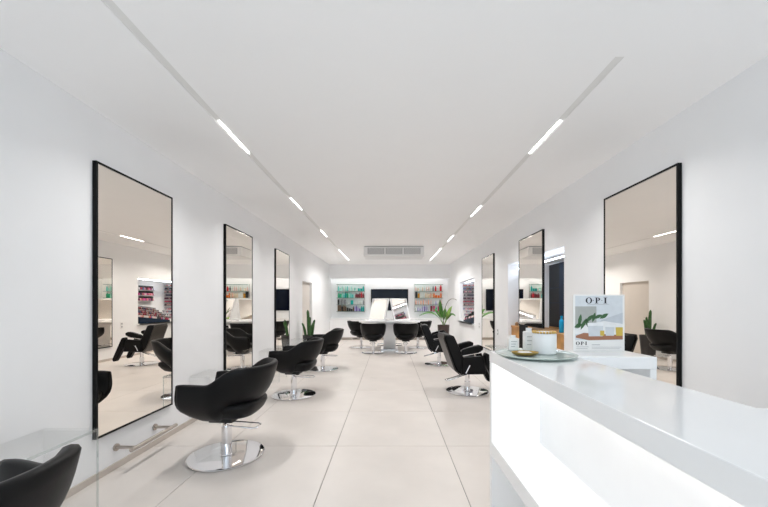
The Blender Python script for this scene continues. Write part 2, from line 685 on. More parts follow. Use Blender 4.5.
tub = make_tub_chair()
tub_spots = [
    (-1.445, 1.035, 157, 'black tub chair on round chrome base, fourth from the potted cactus', 'tub chairs facing the wall mirrors'),
    (-1.385, 2.90, 176, 'black tub chair on round chrome base facing the mirror with the footrest bar', 'tub chairs facing the wall mirrors'),
    (-1.35, 4.82, 178, 'black tub chair on round chrome base, second from the potted cactus', 'tub chairs facing the wall mirrors'),
    (-1.32, 6.74, 182, 'black tub chair on round chrome base next to the potted cactus', 'tub chairs facing the wall mirrors'),
    (-.43, 9.00, 92, 'black tub chair turned to the white island, aisle side, towards the doorway wall', 'tub chairs around the island'),
    (.43, 9.00, 88, 'black tub chair turned to the white island, aisle side, towards the leafy plant', 'tub chairs around the island'),
    (-.84, 10.10, 30, 'black tub chair at the television side of the island, towards the doorway wall', 'tub chairs around the island'),
    (.84, 10.10, 150, 'black tub chair at the television side of the island, towards the leafy plant', 'tub chairs around the island'),
]
for i, (x, y, a, lab, grp) in enumerate(tub_spots):
    o = tub if i == 0 else dup(tub, (0, 0, 0), 0)
    o.location = (x, y, 0)
    o.rotation_euler = (0, 0, math.radians(a))
    o['label'], o['group'] = lab, grp

# ---------------------------------------------------------------- recliner chairs
def make_recliner():
    t = thing('recliner_chair', 'recliner', 'chair')
    hw = .235
    q = B()
    prism(q, [(-.385, .80), (-.37, .845), (-.30, .850), (-.245, .835), (-.115, .55), (-.085, .47), (-.085, .36),
              (-.105, .31), (-.155, .30), (-.215, .36), (-.25, .44)], -hw, hw)
    local('backrest', q, M_leather, t, bev=.022, seg=3, smooth=True)
    q = B()
    prism(q, [(-.40, .80), (-.385, .86), (-.372, .86), (-.386, .80), (-.256, .44), (-.222, .36), (-.16, .298), (-.172, .288), (-.24, .355), (-.272, .435)],
          -hw - .012, hw + .012)
    local('back_shell', q, M_shell_glare, t, bev=.006, smooth=True)
    q = B()
    box(q, -.395, -.365, -.07, .07, .80, .815, bev=.004)
    local('handle', q, M_chrome, t)
    q = B()
    box(q, -.10, .175, -.19, .19, .40, .50, bev=.035, seg=3)
    local('seat', q, M_leather, t, smooth=True)
    for s in (-1, 1):
        q = B()
        ya, yb = sorted((s * .195, s * .262))
        prism(q, [(-.15, .30), (-.13, .53), (.13, .555), (.17, .50), (.20, .30)], ya, yb)
        local('side_panel', q, M_leather, t, bev=.012, seg=2, smooth=True)
        q = B()
        ya, yb = sorted((s * .20, s * .285))
        prism(q, [(-.155, .575), (-.14, .650), (.02, .700), (.10, .715), (.155, .690), (.15, .640), (.08, .607)], ya, yb)
        local('armrest', q, M_leather, t, bev=.016, seg=3, smooth=True)
        q = B()
        tube(q, [(-.13, s * .245, .560), (.02, s * .245, .590), (.13, s * .245, .607)], .012, 8)
        local('arm_rail', q, M_chrome, t, smooth=True)
        q = B()
        ya, yb = sorted((s * .15, s * .262))
        prism(q, [(.178, .56), (.20, .60), (.245, .58), (.425, .15), (.41, .10), (.36, .105), (.205, .40)], ya, yb)
        local('leg_rest', q, M_leather, t, bev=.014, seg=2, smooth=True)
        q = B()
        tube(q, [(-.09, s * .268, .32), (-.035, s * .268, .43)], .010, 8)
        local('recline_strut', q, M_chrome, t, smooth=True)
    q = B()
    box(q, -.13, .15, -.13, .13, .272, .315, bev=.008)
    box(q, -.10, .165, -.185, .185, .315, .398, bev=.008)
    local('seat_plate', q, M_rubber, t)
    q = B()
    cyl(q, (0, 0, .02), (0, 0, .15), .042, n=28)
    cyl(q, (0, 0, .15), (0, 0, .273), .033, n=28)
    local('column', q, M_chrome, t, smooth=True)
    q = B()
    lathe(q, [(.296, 0.001), (.309, .003), (.31, .009), (.307, .0125), (.302, .0135), (.05, .0145), (.045, .022)], 64)
    local('base_plate', q, M_chrome, t, smooth=True, angle=50)
    q = B()
    tube(q, [(-.02, -.03, .255), (-.10, -.05, .235), (-.30, -.06, .175), (-.325, -.04, .17), (-.325, .0, .17), (-.30, .02, .175), (-.10, .02, .235), (-.02, .02, .255)], .0075, 8)
    local('lift_lever', q, M_chrome, t, smooth=True)
    return t


rec = make_recliner()
for i, (x, y, a, lab) in enumerate(((1.145, 5.02, 2, 'black high-backed recliner chair with glare painted on its back shell facing the mirror across the opening'),
                                    (1.06, 7.28, -4, 'black high-backed recliner chair with glare painted on its back shell beside the broad-leaved plant'))):
    o = rec if i == 0 else dup(rec, (0, 0, 0), 0)
    o.location = (x, y, 0)
    o.rotation_euler = (0, 0, math.radians(a))
    o['label'], o['group'] = lab, 'recliner chairs'

# ---------------------------------------------------------------- reception counter
CX0, CX1, CYF, CT = .612, 1.007, 2.09, 1.0
AP = .066
t = thing('reception_counter', 'white glossy reception counter with lit recessed front and low bag shelf', 'counter', (.8, .9, 0))
q = B()
prism(q, [(CX0, -.55), (CX1, -.55), (CX1, .30), (1.80, .30), (1.80, .934), (CX1, .934), (CX1, 1.834), (1.44, 1.834),
          (1.44, CYF), (CX0, CYF)], CT - AP, CT, axis='z')
finish('countertop', q, M_gloss, t, bev=.003)
for za, zb in ((.4555, CT - AP - .0005), (0.001, .3745)):
    boxpart('end_panel', M_gloss, t, CX0 + .002, CX1 - .004, CYF - .04, CYF - .002, za, zb)
    boxpart('end_panel', M_gloss, t, CX0 + .002, CX1 - .004, -.548, -.51, za, zb)
boxpart('bag_shelf', M_gloss, t, CX0 + .002, .904, -.548, CYF - .002, .375, .455)
boxpart('front_panel', M_white, t, .905, .930, -.509, CYF - .041, 0.001, CT - AP - .0005)
boxpart('back_panel', M_white, t, CX1 - .030, CX1 - .006, -.509, CYF - .041, 0.30, CT - AP - .0005)
boxpart('light_strip', M_led_desk, t, .700, .725, -.48, CYF - .07, CT - AP - .012, CT - AP - .0006)
boxpart('return_side', M_gloss, t, 1.405, 1.438, 1.836, CYF - .002, 0.001, CT - AP - .0005)
boxpart('return_back', M_white, t, CX1, 1.404, CYF - .03, CYF - .003, 0.001, CT - AP - .0005)
boxpart('wing_side', M_gloss, t, 1.765, 1.798, .302, .932, 0.001, CT - AP - .0005)

# things on the counter
TXc, TYc, TR = .795, 1.865, .21
q = B()
lathe(q, [(.10, 0), (.16, .002), (.200, .008), (.209, .014), (.210, .016), (.206, .0175), (.19, .0125), (.16, .012), (.05, .012)], 64, (TXc, TYc, CT + .001))
tag(finish('glass_tray', q, M_tray, smooth=True, angle=60), 'round grey-green glass tray on the white reception counter', 'tray')
TZ = CT + .0135

t = thing('white_canister', 'round white canister with gold beaded rim on the glass tray', 'canister', (0.848, 1.87, TZ))
q = B()
lathe(q, [(.054, 0), (.060, .003), (.062, .01), (.062, .108), (.058, .112), (.054, .112)], 40, (0.848, 1.87, TZ))
finish('body', q, M_white, t, smooth=True)
q = B()
for i in range(22):
    a = 2 * math.pi * i / 22
    bmesh.ops.create_icosphere(q, subdivisions=1, radius=.0075,
                               matrix=Matrix.Translation((0.848 + .056 * math.cos(a), 1.87 + .056 * math.sin(a), TZ + .117)))
finish('beaded_rim', q, M_gold, t, smooth=True, angle=180)
q = B()
lathe(q, [(.053, .112), (.051, .118), (.03, .121), (.01, .122)], 32, (0.848, 1.87, TZ))
finish('lid', q, M_white, t, smooth=True)


def carton(x, y, z, w_, d_, h_, label, capw, caph):
    t = thing('lotion_bottle', label, 'bottle', (x, y, z), group='white bottles on the tray')
    boxpart('body', M_paper, t, x - w_ / 2, x + w_ / 2, y - d_ / 2, y + d_ / 2, z, z + h_, bev=.006)
    q = B()
    cyl(q, (x, y, z + h_), (x, y, z + h_ + caph), capw, n=20)
    finish('cap', q, M_white, t, smooth=True)
    q = B()
    for i in range(3):
        zz = z + h_ * (.72 - .2 * i)
        box(q, x - w_ * .32, x + w_ * (.30 - .1 * i), y - d_ / 2 - .0007, y - d_ / 2 - .0001, zz, zz + .0035)
    finish('print_line', q, M_grille, t)


carton(.812, 1.99, TZ, .056, .045, .112, 'taller white lotion bottle with printed front on the glass tray', .016, .020)
carton(.722, 2.0, TZ, .055, .045, .072, 'shorter white lotion bottle on the glass tray', .017, .016)
t = thing('gold_dish', 'oval gold dish holding white soap on the glass tray', 'dish', (.70, 1.80, TZ))
q = B()
rings = []
for s, z in ((.5, 0), (.7, .001), (.93, .010), (1.0, .018), (.97, .019), (.88, .012), (.6, .006), (.3, .006)):
    rings.append([(.715 + .072 * s * math.cos(2 * math.pi * i / 32), 1.80 + .045 * s * math.sin(2 * math.pi * i / 32), TZ + z + .001) for i in range(32)])
ring_loft(q, rings)
finish('bowl', q, M_gold, t, smooth=True, angle=70)
q = B()
box(q, .682, .748, 1.780, 1.822, TZ + .010, TZ + .020, bev=.007, seg=3)
finish('soap', q, M_paper, t, smooth=True)

# ---- advertising sign, printed card in a clear holder
SX0, SX1, SY, SZ0, SZ1 = 1.112, 1.424, 2.065, CT + .001, CT + .342
t = thing('advertising_sign', 'white advertising card with jars, leaves and O P I lettering on the counter', 'sign', ((SX0 + SX1) / 2, SY, CT))
boxpart('card', M_paper, t, SX0, SX1, SY, SY + .012, SZ0, SZ1, bev=.001, seg=1)
SWd, SHt = SX1 - SX0, SZ1 - SZ0


def sp(u, v):
    """card coordinates, u right 0..1, v down 0..1"""
    return (SX0 + u * SWd, SZ1 - v * SHt)


def printed(name, m, polys, lift):
    q = B()
    for poly in polys:
        prism(q, [sp(u, v) for u, v in poly], SY - lift - .0003, SY - lift)
    return finish(name, q, m, t)


def ell(cu, cv, ru, rv, n=24, a0=0.0, rot=0.0):
    out = []
    for i in range(n):
        a = 2 * math.pi * i / n
        x, y = ru * math.cos(a), rv * math.sin(a)
        out.append((cu + x * math.cos(rot) - y * math.sin(rot), cv + x * math.sin(rot) + y * math.cos(rot)))
    return out


def rect(a, b, c, d):
    return [(a, c), (b, c), (b, d), (a, d)]


pc = lambda n, c: mat('print_' + n, c, .55, noise=.04, nscale=30)
printed('printed_photo', pc('sky', (.66, .69, .72)), [rect(.04, .96, .02, .81)], .0001)
printed('printed_wall', pc('wall', (.42, .43, .41)), [rect(.04, .45, .21, .60)], .0006)
printed('printed_towel', pc('towel', (.54, .57, .61)), [[(.96, .32), (.55, .45), (.48, .52), (.96, .62)]], .0007)
printed('printed_towel', pc('cloth', (.80, .80, .80)), [[(.04, .62), (.30, .52), (.60, .47), (.96, .52), (.96, .74), (.04, .70)]], .0009)
def leafp(cu, cv, ru, rv, rot):
    base = [(0, -1), (.6, -.6), (1, -.05), (.75, .5), (.25, .9), (0, 1.1), (-.25, .9), (-.75, .5), (-1, -.05), (-.6, -.6)]
    return [(cu + x * ru * math.cos(rot) - y * rv * math.sin(rot), cv + x * ru * math.sin(rot) + y * rv * math.cos(rot)) for x, y in base]


leaves = [(.13, .45, .045, .10, .2), (.20, .52, .04, .10, .5), (.32, .42, .045, .09, .9), (.40, .40, .04, .08, .3), (.48, .39, .04, .08, 1.2),
          (.60, .38, .045, .085, 1.1), (.27, .50, .04, .08, -.3), (.10, .55, .05, .07, 1.2)]
printed('printed_leaf', pc('leaf', (.05, .13, .05)), [leafp(a, b, c * .8, d * 1.1, r) for a, b, c, d, r in leaves], .0012)
printed('printed_board', pc('board', (.36, .16, .09)), [[(.05, .73), (.20, .68), (.96, .72), (.96, .795), (.30, .81), (.05, .765)]], .0014)
printed('printed_jar', pc('jar', (.62, .65, .68)), [[(.28, .54), (.58, .54), (.57, .74), (.30, .74)], [(.62, .57), (.80, .57), (.79, .73), (.63, .73)]], .0018)
printed('printed_lid', pc('lid', (.82, .83, .84)), [rect(.275, .585, .50, .555), rect(.61, .81, .535, .575)], .0022)
printed('printed_oil', pc('oil', (.62, .45, .08)), [[(.82, .58), (.96, .58), (.96, .73), (.83, .73)]], .0020)
printed('printed_oil', pc('oil', (.62, .45, .08)), [rect(.52, .60, .64, .73)], .0020)


def serif_letters(cu, cv, h, gap):
    """the letters O . P . I with thick and thin strokes; the card is a little wider than high"""
    wv = h * SHt / SWd
    polys = []

    def ring(c, ro, ri, vo, vi, a0=0, a1=2 * math.pi, n=28):
        for i in range(n):
            p, r_ = a0 + (a1 - a0) * i / n, a0 + (a1 - a0) * (i + 1) / n
            polys.append([(c[0] + ro * math.cos(p), c[1] + vo * math.sin(p)), (c[0] + ro * math.cos(r_), c[1] + vo * math.sin(r_)),
                          (c[0] + ri * math.cos(r_), c[1] + vi * math.sin(r_)), (c[0] + ri * math.cos(p), c[1] + vi * math.sin(p))])
    co = (cu - gap, cv)
    ring(co, .55 * wv, .28 * wv, .52 * h, .46 * h)
    for s in (-.5, .47):
        polys.append(ell(cu + s * gap, cv, .07 * wv, .07 * h, 10))
    px = cu - .12 * wv
    polys.append(rect(px - .20 * wv, px + .06 * wv, cv - .5 * h, cv + .5 * h))
    polys.append(rect(px - .36 * wv, px + .22 * wv, cv + .44 * h, cv + .5 * h))
    polys.append(rect(px - .36 * wv, px + .10 * wv, cv - .5 * h, cv - .44 * h))
    ring((px + .08 * wv, cv - .22 * h), .46 * wv, .20 * wv, .28 * h, .22 * h, -math.pi / 2, math.pi / 2, 14)
    ix = cu + gap * .88
    polys.append(rect(ix - .14 * wv, ix + .14 * wv, cv - .5 * h, cv + .5 * h))
    polys.append(rect(ix - .30 * wv, ix + .30 * wv, cv - .5 * h, cv - .44 * h))
    polys.append(rect(ix - .30 * wv, ix + .30 * wv, cv + .44 * h, cv + .5 * h))
    return polys


printed('lettering', M_ink, serif_letters(.475, .105, .105, .17), .0006)
printed('underline', M_grille, [rect(.27, .69, .172, .178)], .0006)
printed('lettering', M_ink, serif_letters(.175, .865, .062, .085), .0006)
printed('fine_print', M_grille, [rect(.06, .30, .925, .931), rect(.06, .28, .955, .961), rect(.36, .52, .887, .896), rect(.36, .94, .93, .935), rect(.36, .90, .952, .957)], .0006)

# ---------------------------------------------------------------- lit opening: ledge, panel, bottles
t = thing('wooden_ledge', 'orange-brown wooden ledge inside the lit wall opening', 'shelf', (2.4, 5.17, OZ0))
boxpart('top', M_wood, t, 2.19, 2.60, O0 + .01, O1 - .01, .872, .90, bev=.003)
boxpart('front', M_wood, t, 2.20, 2.225, O0 + .01, O1 - .01, OZ0 + .001, .8715, bev=.002)
boxpart('rear_support', M_wood, t, 2.57, 2.595, O0 + .01, O1 - .01, OZ0 + .001, .8715, bev=.002)
t = thing('dark_cabinet', 'tall dark glossy cabinet with a navy edge at the back of the wall opening', 'cabinet', (2.8, 5.5, OZ0))
boxpart('plinth', M_wood, t, 2.77, OX - .001, 5.40, 5.93, OZ0 + .001, .9)
boxpart('door', M_dark, t, 2.775, OX - .001, 5.54, 5.93, .9005, 1.955)
boxpart('side_edge', M_navy, t, 2.76, OX - .001, 5.40, 5.539, .9005, 1.955)
boxpart('reflected_shelf', M_navy, t, 2.768, 2.7745, 5.56, 5.91, 1.55, 1.56)  # reflection of shelves in the dark front, drawn as thin navy bars
boxpart('reflected_shelf', M_navy, t, 2.768, 2.7745, 5.56, 5.91, 1.30, 1.31)
t = thing('niche_light', 'thin cool strip light under the top of the wall opening', 'light', (2.30, 5.17, OZ1))
boxpart('diffuser', M_led_cool, t, 2.29, 2.31, O0 + .05, O1 - .05, 1.908, 1.92)
for yy in (O0 + .25, O1 - .25):
    boxpart('hanger', M_white, t, 2.297, 2.303, yy - .003, yy + .003, 1.9202, OZ1)
t = thing('niche_light', 'thin cool strip light under the top of the nail polish niche', 'light', (2.4, 9.5, NZ1))
boxpart('diffuser', M_led_cool, t, 2.33, 2.355, N0 + .05, N1 - .05, NZ1 - .012, NZ1)

q = B()
lathe(q, [(.026, 0), (.029, .003), (.029, .15), (.024, .168), (.012, .178), (.012, .20), (.015, .20), (.015, .225), (.006, .226)], 24, (2.31, 4.58, .9005))
tag(finish('blue_bottle', q, mat('bright_blue', (.01, .33, .62), .15, noise=.05), smooth=True), 'bright blue bottle on the wooden ledge in the lit opening', 'bottle')
for k, (x, y, r, h, c, lab) in enumerate(((2.26, 5.85, .035, .10, (.30, .30, .31), 'grey metal jar on the wooden ledge by the far side of the opening'),
                                          (2.30, 5.98, .028, .13, (.12, .11, .12), 'slim charcoal bottle on the wooden ledge by the far side of the opening'),
                                          (2.27, 6.08, .03, .06, (.36, .22, .12), 'short brown jar on the wooden ledge by the far side of the opening'))):
    q = B()
    lathe(q, [(r * .9, 0), (r, .004), (r, h * .75), (r * .7, h * .85), (r * .7, h), (r * .3, h)], 20, (x, y, .9005))
    tag(finish('jar', q, col_mat(c), smooth=True), lab, 'jar')

# ---------------------------------------------------------------- nail polish niche
polish_cols = [(.55, .03, .05), (.70, .10, .16), (.75, .32, .36), (.35, .03, .10), (.10, .02, .05), (.80, .55, .50), (.65, .08, .30),
               (.06, .07, .14), (.03, .03, .04), (.12, .16, .38), (.72, .68, .66), (.50, .20, .10)]
pol_names = ['red', 'coral red', 'pink', 'wine red', 'plum', 'peach', 'magenta', 'navy', 'black', 'blue', 'pearl white', 'rust brown']
pol_mesh = {}


def polish(x, y, z, ci, where, sc=1.0):
    if ci not in pol_mesh:
        q = B()
        lathe(q, [(.011, 0), (.0135, .002), (.0135, .030), (.007, .036), (.007, .038)], 10)
        n0 = len(q.faces)
        lathe(q, [(.0065, .038), (.0065, .066), (.0045, .068)], 10)
        bmesh.ops.recalc_face_normals(q, faces=q.faces[:])
        me = bpy.data.meshes.new('polish_bottle')
        for i, f in enumerate(q.faces):
            f.material_index = 0 if i < n0 else 1
        q.to_mesh(me)
        q.free()
        me.materials.append(col_mat(polish_cols[ci]))
        me.materials.append(M_rubber)
        pol_mesh[ci] = me
    o = bpy.data.objects.new('polish_bottle', pol_mesh[ci])
    C.objects.link(o)
    o.location = (x, y, z)
    o.scale = (sc, sc, sc)
    tag(o, pol_names[ci] + ' nail polish bottle ' + where, 'nail polish', 'nail polish bottles ' + where)


t = thing('polish_rack', 'seven-tier rack of nail polish on the far side of the wall niche', 'rack', (2.43, N1, 1.2))
boxpart('backing', M_white, t, 2.24, 2.63, N1 - .008, N1 - .0005, 1.20, 1.93)
for k in range(7):
    z = 1.245 + k * .098
    boxpart('tier', M_dark, t, 2.24, 2.63, N1 - .06, N1 - .009, z - .008, z)
    tint = random.choice(range(12))
    for i in range(12):
        polish(2.258 + i * .032, N1 - .036, z + .0005, (tint + random.choice((0, 0, 1, 3))) % 12, 'on the seven-tier niche rack')
t = thing('polish_rack', 'short three-tier rack of nail polish on the back of the wall niche', 'rack', (NX, 9.57, 1.35))
boxpart('backing', M_white, t, NX - .010, NX - .0005, 9.28, 9.86, 1.36, 1.86)
for k in range(3):
    z = 1.38 + k * .15
    boxpart('tier', M_grille, t, NX - .10, NX - .0105, 9.28, 9.86, z - .010, z)
    for i in range(14):
        polish(NX - .055, 9.30 + i * .0415, z + .0005, random.randrange(12), 'on the three-tier niche rack', 1.7)
t = thing('polish_display', 'long five-tier display crowded with nail polish sloping along the niche sill', 'display stand', (2.4, 9.35, NZ0 + .03))
ya, yb, drop = 8.72, 9.90, .13
for k in range(5):
    z = .95 + k * .062
    xa = 2.15 + k * .092
    q = B()
    prism(q, [(ya, z), (yb, z - drop), (yb, NZ0 + .031), (ya, NZ0 + .031)], xa, xa + .091, axis='x')
    finish('tier', q, M_navy, t)
    for i in range(26):
        y = ya + .022 + i * (yb - ya - .044) / 25
        polish(xa + .045, y, z - drop * (y - ya) / (yb - ya) + .0045, random.choice((0, 1, 2, 3, 4, 5, 8, 9, 10, 10, 10, 11, 5)), 'on the five-tier niche display', 1.45)
t = thing('polish_display', 'short stepped display of nail polish below the seven-tier niche rack', 'display stand', (2.42, 10.2, NZ0 + .03))
for k in range(4):
    z = .86 + k * .085
    boxpart('step', M_channel, t, 2.22, 2.62, 10.02 + k * .095, 10.02 + (k + 1) * .095 - .002, NZ0 + .031, z)
    for i in range(11):
        polish(2.245 + i * .035, 10.065 + k * .095, z + .0005, random.choice((0, 3, 7, 8, 9, 9, 10, 10, 2)), 'on the short display below the niche rack')

# ---------------------------------------------------------------- rear wall: cabinets, racks, television
for k in range(6):
    x0 = -XW + .004 + k * (2 * XW - .008) / 6
    x1 = x0 + (2 * XW - .008) / 6 - .003
    t = thing('low_cabinet', 'handleless white low cabinet ' + ('in the corner by the doorway wall', 'below the teal product rack', 'below the television, towards the teal rack', 'below the television, towards the orange rack', 'below the orange product rack', 'in the corner by the niche wall')[k], 'cabinet', ((x0 + x1) / 2, 12.3, 0), group='low cabinets along the rear wall')
    boxpart('body', M_white, t, x0, x1, YB + .055, Y1 - .002, .09, .735)
    boxpart('door', M_white, t, x0 + .002, x1 - .002, YB + .035, YB + .0545, .095, .73, bev=.002, seg=1)
    boxpart('toe_kick', M_kick, t, x0, x1, YB + .08, YB + .10, 0.001, .0895)
boxp = boxpart('worktop', M_white, None, -XW + .003, XW - .003, YB + .02, Y1 - .002, .736, .770, bev=.003)
tag(boxp, 'long white worktop over the low cabinets at the rear wall', 'worktop')

t = thing('added_strip_light', 'slim added strip light hidden behind the beam lip to brighten the product racks', 'light', (0, 12.2, BZ))  # added lamp, unseen behind the beam lip, brightens the rear recess
boxpart('diffuser', mat('led_added', (1, 1, 1), .5, emit=LED_COLOR, estr=15.0, noise=.001), t, -2.0, 2.0, YB + .06, YB + .085, BZ + .060, BZ + .07)

t = thing('television', 'large black flat television on the rear wall between two product racks', 'television', (0, Y1, 1.05))
boxpart('casing', M_black, t, -.68, .685, Y1 - .055, Y1 - .012, 1.045, 1.83, bev=.004)
boxpart('screen', M_tv, t, -.665, .67, Y1 - .0565, Y1 - .055, 1.062, 1.815)
boxpart('wall_bracket', M_black, t, -.2, .2, Y1 - .012, Y1 - .001, 1.25, 1.6)

shelf_z = (1.02, 1.265, 1.51, 1.755, 2.0)
for rx0, rx1, lab in ((-1.92, -.90, 'wall rack of five glass shelves with mostly teal products'),
                      (.91, 1.94, 'wall rack of five glass shelves with mostly red and orange products')):
    t = thing('product_rack', lab, 'shelves', ((rx0 + rx1) / 2, Y1, 1.0))
    for z in shelf_z:
        boxpart('shelf', M_glass, t, rx0, rx1, Y1 - .20, Y1 - .003, z - .012, z)
        e = boxpart('shelf_edge', mat('glass_edge', (.20, .27, .23), .3, noise=.05), t, rx0, rx1, Y1 - .206, Y1 - .2005, z - .016, z)
    for x in (rx0 + .015, rx1 - .015):
        boxpart('upright', M_steel, t, x - .006, x + .006, Y1 - .012, Y1 - .001, .98, 2.02)

prod_mesh = {}


def product(kind, c, x, z, w_, h_, cname, where, depth=.10):
    h_ = min(h_ * 1.12, .224)
    key = (kind, c, round(w_, 3), round(h_, 3))
    if key not in prod_mesh:
        q = B()
        if kind == 'box':
            box(q, -w_ / 2, w_ / 2, -.035, .035, 0, h_, bev=.003, seg=1)
        elif kind == 'jar':
            r = w_ / 2
            lathe(q, [(r * .95, 0), (r, .004), (r, h_ * .65), (r * .92, h_ * .68), (r * .98, h_ * .7), (r * .98, h_ * .98), (r * .8, h_)], 14)
        else:
            r = w_ / 2
            lathe(q, [(r * .9, 0), (r, .005), (r, h_ * .68), (r * .75, h_ * .76), (r * .42, h_ * .80), (r * .42, h_ * .97), (r * .3, h_)], 14)
        bmesh.ops.recalc_face_normals(q, faces=q.faces[:])
        me = bpy.data.meshes.new('product_' + kind)
        q.to_mesh(me)
        q.free()
        me.materials.append(col_mat(c))
        for p in me.polygons:
            p.use_smooth = kind != 'box'
        if kind != 'box':
            me.set_sharp_from_angle(angle=math.radians(40))
        prod_mesh[key] = me
    nm = {'box': 'product_box', 'jar': 'product_jar', 'bottle': 'product_bottle'}[kind]
    o = bpy.data.objects.new(nm, prod_mesh[key])
    C.objects.link(o)
    o.location = (x, Y1 - depth, z + .0005)
    lb_ = '%s product %s %s' % (cname, kind, where)
    tag(o, lb_, kind, lb_)


MINT, TEAL, GREEN, AQUA = (.42, .75, .66), (.0, .36, .32), (.03, .42, .22), (.15, .62, .58)
DRED, BROWN, BLACK, GREY = (.22, .04, .05), (.12, .07, .04), (.02, .02, .022), (.25, .25, .26)
PALE, CREAM, LILAC, PURPLE = (.74, .76, .74), (.80, .66, .50), (.50, .45, .68), (.25, .16, .48)
RED, ORANGE, PEACH, PINK, MAG, AMBER = (.62, .03, .05), (.86, .20, .03), (.88, .50, .38), (.85, .62, .58), (.62, .03, .20), (.62, .30, .03)
NAMES = {MINT: 'mint', TEAL: 'dark teal', GREEN: 'green', AQUA: 'aqua', DRED: 'dark red', BROWN: 'brown', BLACK: 'black', GREY: 'grey',
         PALE: 'white', CREAM: 'cream', LILAC: 'lilac', PURPLE: 'purple', RED: 'red', ORANGE: 'orange', PEACH: 'peach', PINK: 'pale pink',
         MAG: 'magenta', AMBER: 'amber'}
bo, jr, bx_ = 'bottle', 'jar', 'box'
rows = {
    (0, 3): [(bo, AQUA, .05, .17), (jr, MINT, .07, .10), (bo, MINT, .05, .17), (bo, PALE, .05, .15), (bo, MINT, .06, .16), (bo, AQUA, .05, .17), (jr, PALE, .07, .12),
             (bo, MINT, .05, .16), (bo, PALE, .05, .17), (jr, MINT, .07, .11), (bo, PALE, .05, .15), (jr, TEAL, .075, .09), (jr, TEAL, .075, .09), (bo, TEAL, .06, .18)],
    (0, 2): [(bo, GREEN, .06, .17), (jr, GREEN, .08, .13), (bo, MINT, .05, .19), (bo, AQUA, .05, .14), (bo, TEAL, .07, .20), (bo, GREEN, .06, .18), (bo, MINT, .06, .18),
             (bo, AQUA, .05, .17), (jr, AQUA, .07, .11), (bo, PALE, .05, .17), (bo, DRED, .06, .15), (jr, DRED, .07, .12), (bo, DRED, .06, .17), (bo, RED, .06, .19), (bo, DRED, .06, .15)],
    (0, 1): [(bx_, BLACK, .06, .17), (bx_, GREY, .07, .17), (bx_, GREY, .07, .16), (jr, PALE, .07, .08), (bx_, TEAL, .09, .14), (bo, PALE, .05, .13), (bo, PALE, .05, .14),
             (bo, PALE, .05, .13), (bo, GREY, .045, .15)],
    (0, 0): [(bx_, BROWN, .06, .21), (bx_, BROWN, .06, .21), (bo, BLACK, .06, .20), (bx_, BROWN, .06, .21), (bo, BROWN, .06, .20), (jr, BLACK, .07, .12), (jr, BLACK, .07, .10),
             (jr, BLACK, .07, .08), (bo, BROWN, .05, .17), (bo, LILAC, .05, .19), (bo, PURPLE, .055, .20), (bo, LILAC, .05, .15), (jr, PURPLE, .06, .09), (bo, TEAL, .06, .17), (bo, TEAL, .06, .18)],
    (1, 3): [(bo, PINK, .05, .15), (jr, CREAM, .06, .09), (bo, PALE, .05, .16), (bo, CREAM, .05, .14), (bo, PALE, .05, .17), (bo, PINK, .05, .15), (bo, PINK, .05, .16),
             (bo, PALE, .05, .15), (bo, GREY, .06, .17), (bo, RED, .065, .17), (jr, PALE, .06, .10), (bo, RED, .075, .225)],
    (1, 2): [(bx_, BLACK, .08, .21), (bx_, AMBER, .07, .14), (bx_, PALE, .09, .19), (bx_, PALE, .07, .18), (bo, CREAM, .05, .17), (bo, CREAM, .05, .17), (bo, CREAM, .05, .16), (bo, PEACH, .05, .17),
             (bo, CREAM, .05, .17), (bo, ORANGE, .06, .17), (jr, ORANGE, .08, .09), (jr, ORANGE, .08, .08), (bo, ORANGE, .06, .17)],
    (1, 1): [(bo, PEACH, .05, .17), (bo, PINK, .05, .14), (bo, PEACH, .05, .15), (bo, PEACH, .05, .18), (bo, PINK, .05, .15), (bo, PEACH, .05, .17), (bo, PINK, .05, .16), (bo, PALE, .05, .12), (bo, LILAC, .05, .12),
             (bo, PALE, .05, .14), (bo, PINK, .05, .15)],
    (1, 0): [(bo, PALE, .05, .16), (bo, LILAC, .05, .14), (jr, LILAC, .06, .09), (bo, LILAC, .05, .18), (bo, PURPLE, .05, .19), (bo, LILAC, .05, .18), (bo, PALE, .05, .16), (bx_, DRED, .07, .18), (bx_, MAG, .06, .17),
             (bo, GREEN, .05, .14), (bo, MAG, .06, .17), (bo, MAG, .06, .18)],
}
shelf_words = ('bottom', 'second lowest', 'middle', 'second highest')
for (r, k), items in rows.items():
    rx0 = (-1.92, .91)[r] + .03
    wsum = sum(i[2] for i in items)
    gap = (.965 - wsum) / (len(items) - 1)
    x = rx0
    for kind, c, w_, h_ in items:
        product(kind, c, x + w_ / 2, shelf_z[k], w_, h_, NAMES[c], 'on the %s shelf of the %s wall rack' % (shelf_words[k], ('teal', 'orange')[r]))
        x += w_ + gap

# ---------------------------------------------------------------- central island
IY = 9.82
t = thing('styling_island', 'white island table with leaning mirror panels on a square pedestal', 'table', (0, IY, 0))
q = B()
prism(q, [(-.84, 9.42), (-.62, 9.27), (.62, 9.27), (.84, 9.42), (.84, 10.22), (.62, 10.37), (-.62, 10.37), (-.84, 10.22)], .775, .82, axis='z')
finish('tabletop', q, M_gloss, t, bev=.01)
boxpart('apron', M_white, t, -.36, .36, 9.36, 10.28, .69, .7745, bev=.02)
boxpart('pedestal', M_gloss, t, -.17, .17, IY - .30, IY + .30, .03, .6895, bev=.01)
boxpart('foot_plate', M_chrome, t, -.24, .24, IY - .38, IY + .38, 0.001, .0295, bev=.004)
for s in (-1, 1):
    q = B()
    tube(q, [(s * .172, IY - .22, .12), (s * .33, IY - .22, .12), (s * .345, IY - .20, .12), (s * .345, IY + .20, .12), (s * .33, IY + .22, .12), (s * .172, IY + .22, .12)], .012, 8)
    finish('foot_rail', q, M_chrome, t, smooth=True)
PW, PH, LEAN = .66, .64, math.radians(14.5)
